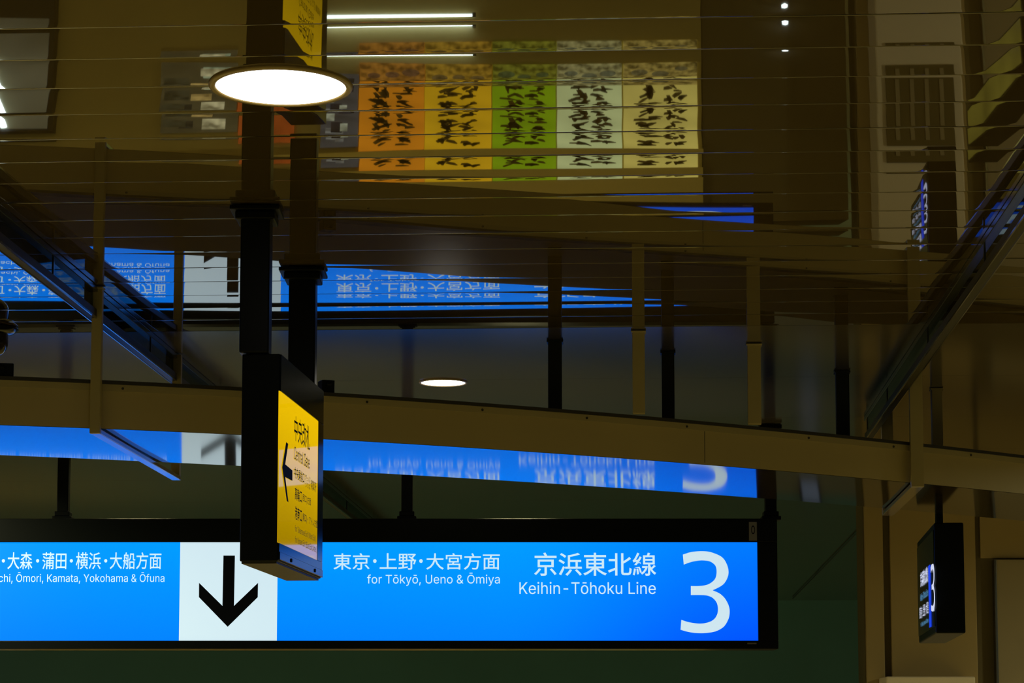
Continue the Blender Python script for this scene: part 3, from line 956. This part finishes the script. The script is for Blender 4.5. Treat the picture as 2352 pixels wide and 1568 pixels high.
def plate(name, pxa, pxb, pya, pyb, m, label, cat, dy=0.0, th=0.02, group=None):
    A = K(pxa, pya); B = K(pxb, pyb)
    b = MB(); b.box(Vector((A.x, KD - th - dy, A.z)), SX * (B.x - A.x), Vector((0, th, 0)), ZX * (B.z - A.z))
    return b, A, B
def framed(name, pxa, pxb, pya, pyb, cols, label, seed, est=0.5):
    A = K(pxa, pya); B = K(pxb, pyb)
    t = thing(name, label, 'poster', Vector(((A.x + B.x) / 2, KD, A.z)))
    b = MB(); b.box(Vector((A.x, KD - 0.02, A.z)), SX * (B.x - A.x), Vector((0, 0.02, 0)), ZX * (B.z - A.z)); b.build('board', emitter(name + '_board', cols[0], est, (6, 0.5)), t)
    r = random.Random(seed)
    for k in range(7):
        w = (B.x - A.x) * r.uniform(0.18, 0.38); h = (B.z - A.z) * r.uniform(0.14, 0.28)
        x = r.uniform(A.x + 0.01, B.x - w - 0.01); z = r.uniform(A.z + 0.01, B.z - h - 0.01)
        b = MB(); b.box(Vector((x, KD - 0.024 - 0.0006 * k, z)), SX * w, Vector((0, 0.002, 0)), ZX * h); b.build('printed_picture', emitter(name + '_print', cols[1 + k % (len(cols) - 1)], est, (18, 0.2)), t)
framed('menu_poster', 372, 545, 118, 308, [(0.10, 0.085, 0.035), (0.95, 0.88, 0.48), (0.06, 0.06, 0.03), (0.60, 0.75, 0.46), (0.7, 0.50, 0.15), (0.03, 0.03, 0.02)], 'dim picture menu board beside a red cloth, mirrored in the ceiling', 5, 1.0)
framed('framed_notice', 738, 822, 150, 366, [(0.10, 0.10, 0.10), (0.30, 0.31, 0.28), (0.02, 0.02, 0.03), (0.65, 0.70, 0.50), (0.05, 0.05, 0.07)], 'dark framed notice beside the orange banner, mirrored in the ceiling', 9, 0.9)
A = K(549, 232); B = K(676, 345)
b = MB()
for k in range(12):
    xa = A.x + (B.x - A.x) * k / 12; xb = A.x + (B.x - A.x) * (k + 1) / 12
    ya = KD - 0.02 - 0.012 * math.sin(k * 1.6); yb = KD - 0.02 - 0.012 * math.sin((k + 1) * 1.6)
    b.quad((xa, ya, A.z), (xb, yb, A.z), (xb, yb, B.z), (xa, ya, B.z))
tag(b.build('red_curtain', emitter('lit_red_cloth', (0.45, 0.09, 0.012), 1.0, (5, 0.5)), smooth=True), 'short red shop curtain behind the yellow sign posts, mirrored in the ceiling', 'curtain')  # cloth glows by emission in place of shop light

# lamps of the kiosk
def tube_lamp(pxa, pxb, py, label, r=0.014, s=9.0, dy=0.05):
    A = K(pxa, py); B = K(pxb, py)
    t = thing('tube_lamp', label, 'lamp', Vector(((A.x + B.x) / 2, KD - dy, A.z)))
    b = MB(); b.tube(Vector((A.x, KD - dy, A.z)), Vector((B.x, KD - dy, A.z)), r); b.build('tube', emitter('tube_light', (0.80, 1.0, 0.95), s), t, smooth=True)
    for xx in (A.x - 0.01, B.x + 0.01):
        b = MB(); b.cbox(Vector((xx, KD - dy, A.z)), SX * 0.02, Vector((0, 0.05, 0)), ZX * 0.05)
        b.build('lamp_holder', M['darkcap'], t)
tube_lamp(745, 1085, 52, 'bright tube lamp under the menu banners, mirrored in the ceiling')
A = K(-260, 60); B = K(128, 292)
t = thing('display_case', 'lit cold display case at the kiosk end, mirrored in the ceiling', 'display case', Vector(((A.x + B.x) / 2, KD, 0)))
b = MB(); b.box(Vector((A.x, KD - 0.10, 0.0)), SX * (B.x - A.x), Vector((0, 0.098, 0)), ZX * (B.z + 0.02)); b.build('case', M['darkcap'], t)
b = MB(); b.box(Vector((A.x + 0.02, KD - 0.11, A.z)), SX * (B.x - A.x - 0.05), Vector((0, 0.01, 0)), ZX * (B.z - A.z)); b.build('back_panel', emitter('case_glow', (0.34, 0.33, 0.20), 0.42, (2.5, 0.3)), t)
C = K(20, 290)
b = MB(); b.tube(Vector((C.x, KD - 0.14, C.z)), Vector((K(0, 150).x - 0.03, KD - 0.14, K(0, 150).z)), 0.018); b.build('tube', emitter('case_tube', (0.85, 1.0, 0.95), 8.0), t, smooth=True)
# small spot lamps on the dark side beyond the banners
C = K(1800, 45)
t = thing('bracket_lamp', 'tiny bright lamp on the dark block beyond the banners, mirrored in the ceiling', 'lamp', Vector((C.x, KD, C.z)))
b = MB(); b.lathe(Vector((C.x, KD - 0.06, C.z)), [(0.0005, 0.03), (0.016, 0.02), (0.018, -0.01), (0.0005, -0.03)], 12); b.build('bulb', emitter('bulb_light', (0.85, 1.0, 0.95), 6.0), t, smooth=True)
b = MB(); b.cbox(Vector((C.x, KD - 0.02, C.z)), SX * 0.02, Vector((0, 0.10, 0)), ZX * 0.02); b.build('bracket', M['darkcap'], t)
# dark block added for the dark gap beside the banners
A = K(1612, 20); B = K(1950, 508)
b = MB(); b.box(Vector((A.x, KD + 0.02, 0)), SX * (B.x - A.x), Vector((0, 0.4, 0)), ZX * B.z)
tag(b.build('dark_block', M['darkbrown']), 'dark block filling the gap between the kiosk and the brown wall, mirrored in the ceiling', 'cabinet')

# pale machine by the brown wall
a = at_y(2036, 1553, 12.7); c = at_y(2240, 1553, 12.7)
t = thing('vending_machine', 'pale machine whose top just shows below the small departure board', 'machine', Vector(((a.x + c.x) / 2, 12.7, 0)))
b = MB(); b.box(Vector((a.x, 12.7, 0)), SX * (c.x - a.x), Vector((0, 0.26, 0)), ZX * a.z); b.build('body', M['pale'], t, bevel=0.008)
b = MB(); b.box(Vector((a.x + 0.05, 12.685, 0.9)), SX * (c.x - a.x - 0.1), Vector((0, 0.015, 0)), ZX * 0.55); b.build('front_panel', M['darkbrown'], t)
b = MB()
for k in range(4):
    b.box(Vector((a.x + 0.10 + 0.08 * k, 12.68, 0.95)), SX * 0.022, Vector((0, 0.006, 0)), ZX * 0.42)
b.build('printed_stripes', M['beige'], t)

# yellow light box further right
b = MB(); p = H(1.60, 9.9, CAMZ - 0.10)
t = thing('yellow_lightbox', 'long yellow lightbox along the side, mirrored beside the glass barrier', 'sign', p)
b.box(p, BX * 0.14, AX * 1.7, ZX * 0.25); b.build('case', M['black'], t)
b = MB(); b.box(p + BX * (-0.004) + AX * 0.03 + ZX * 0.02, BX * 0.004, AX * 1.64, ZX * 0.21); b.build('face', emitter('yellow_box', (0.20, 0.17, 0.02), 1.0, (2, 0.5)), t)

# far lightbox low on the back wall, caught as a pale streak in the ceiling
def K2(px, py, D):
    m = at_y(px, py, D)
    return Vector((m.x, D, 2 * CEIL - m.z))
A = K2(1838, 872, 24.3); B = K2(1877, 982, 24.3)
t = thing('wall_lightbox', 'small pale blue lightbox low on the far green wall', 'sign', Vector(((A.x + B.x) / 2, 24.3, A.z)))
b = MB(); b.box(Vector((A.x - 0.02, 24.3, A.z - 0.02)), SX * (B.x - A.x + 0.04), Vector((0, 0.09, 0)), ZX * (B.z - A.z + 0.04)); b.build('case', M['black'], t)
b = MB(); b.box(Vector((A.x, 24.29, A.z)), SX * (B.x - A.x), Vector((0, 0.01, 0)), ZX * (B.z - A.z)); b.build('face', emitter('pale_box', (0.16, 0.20, 0.28), 0.42, (3, 0.6)), t)
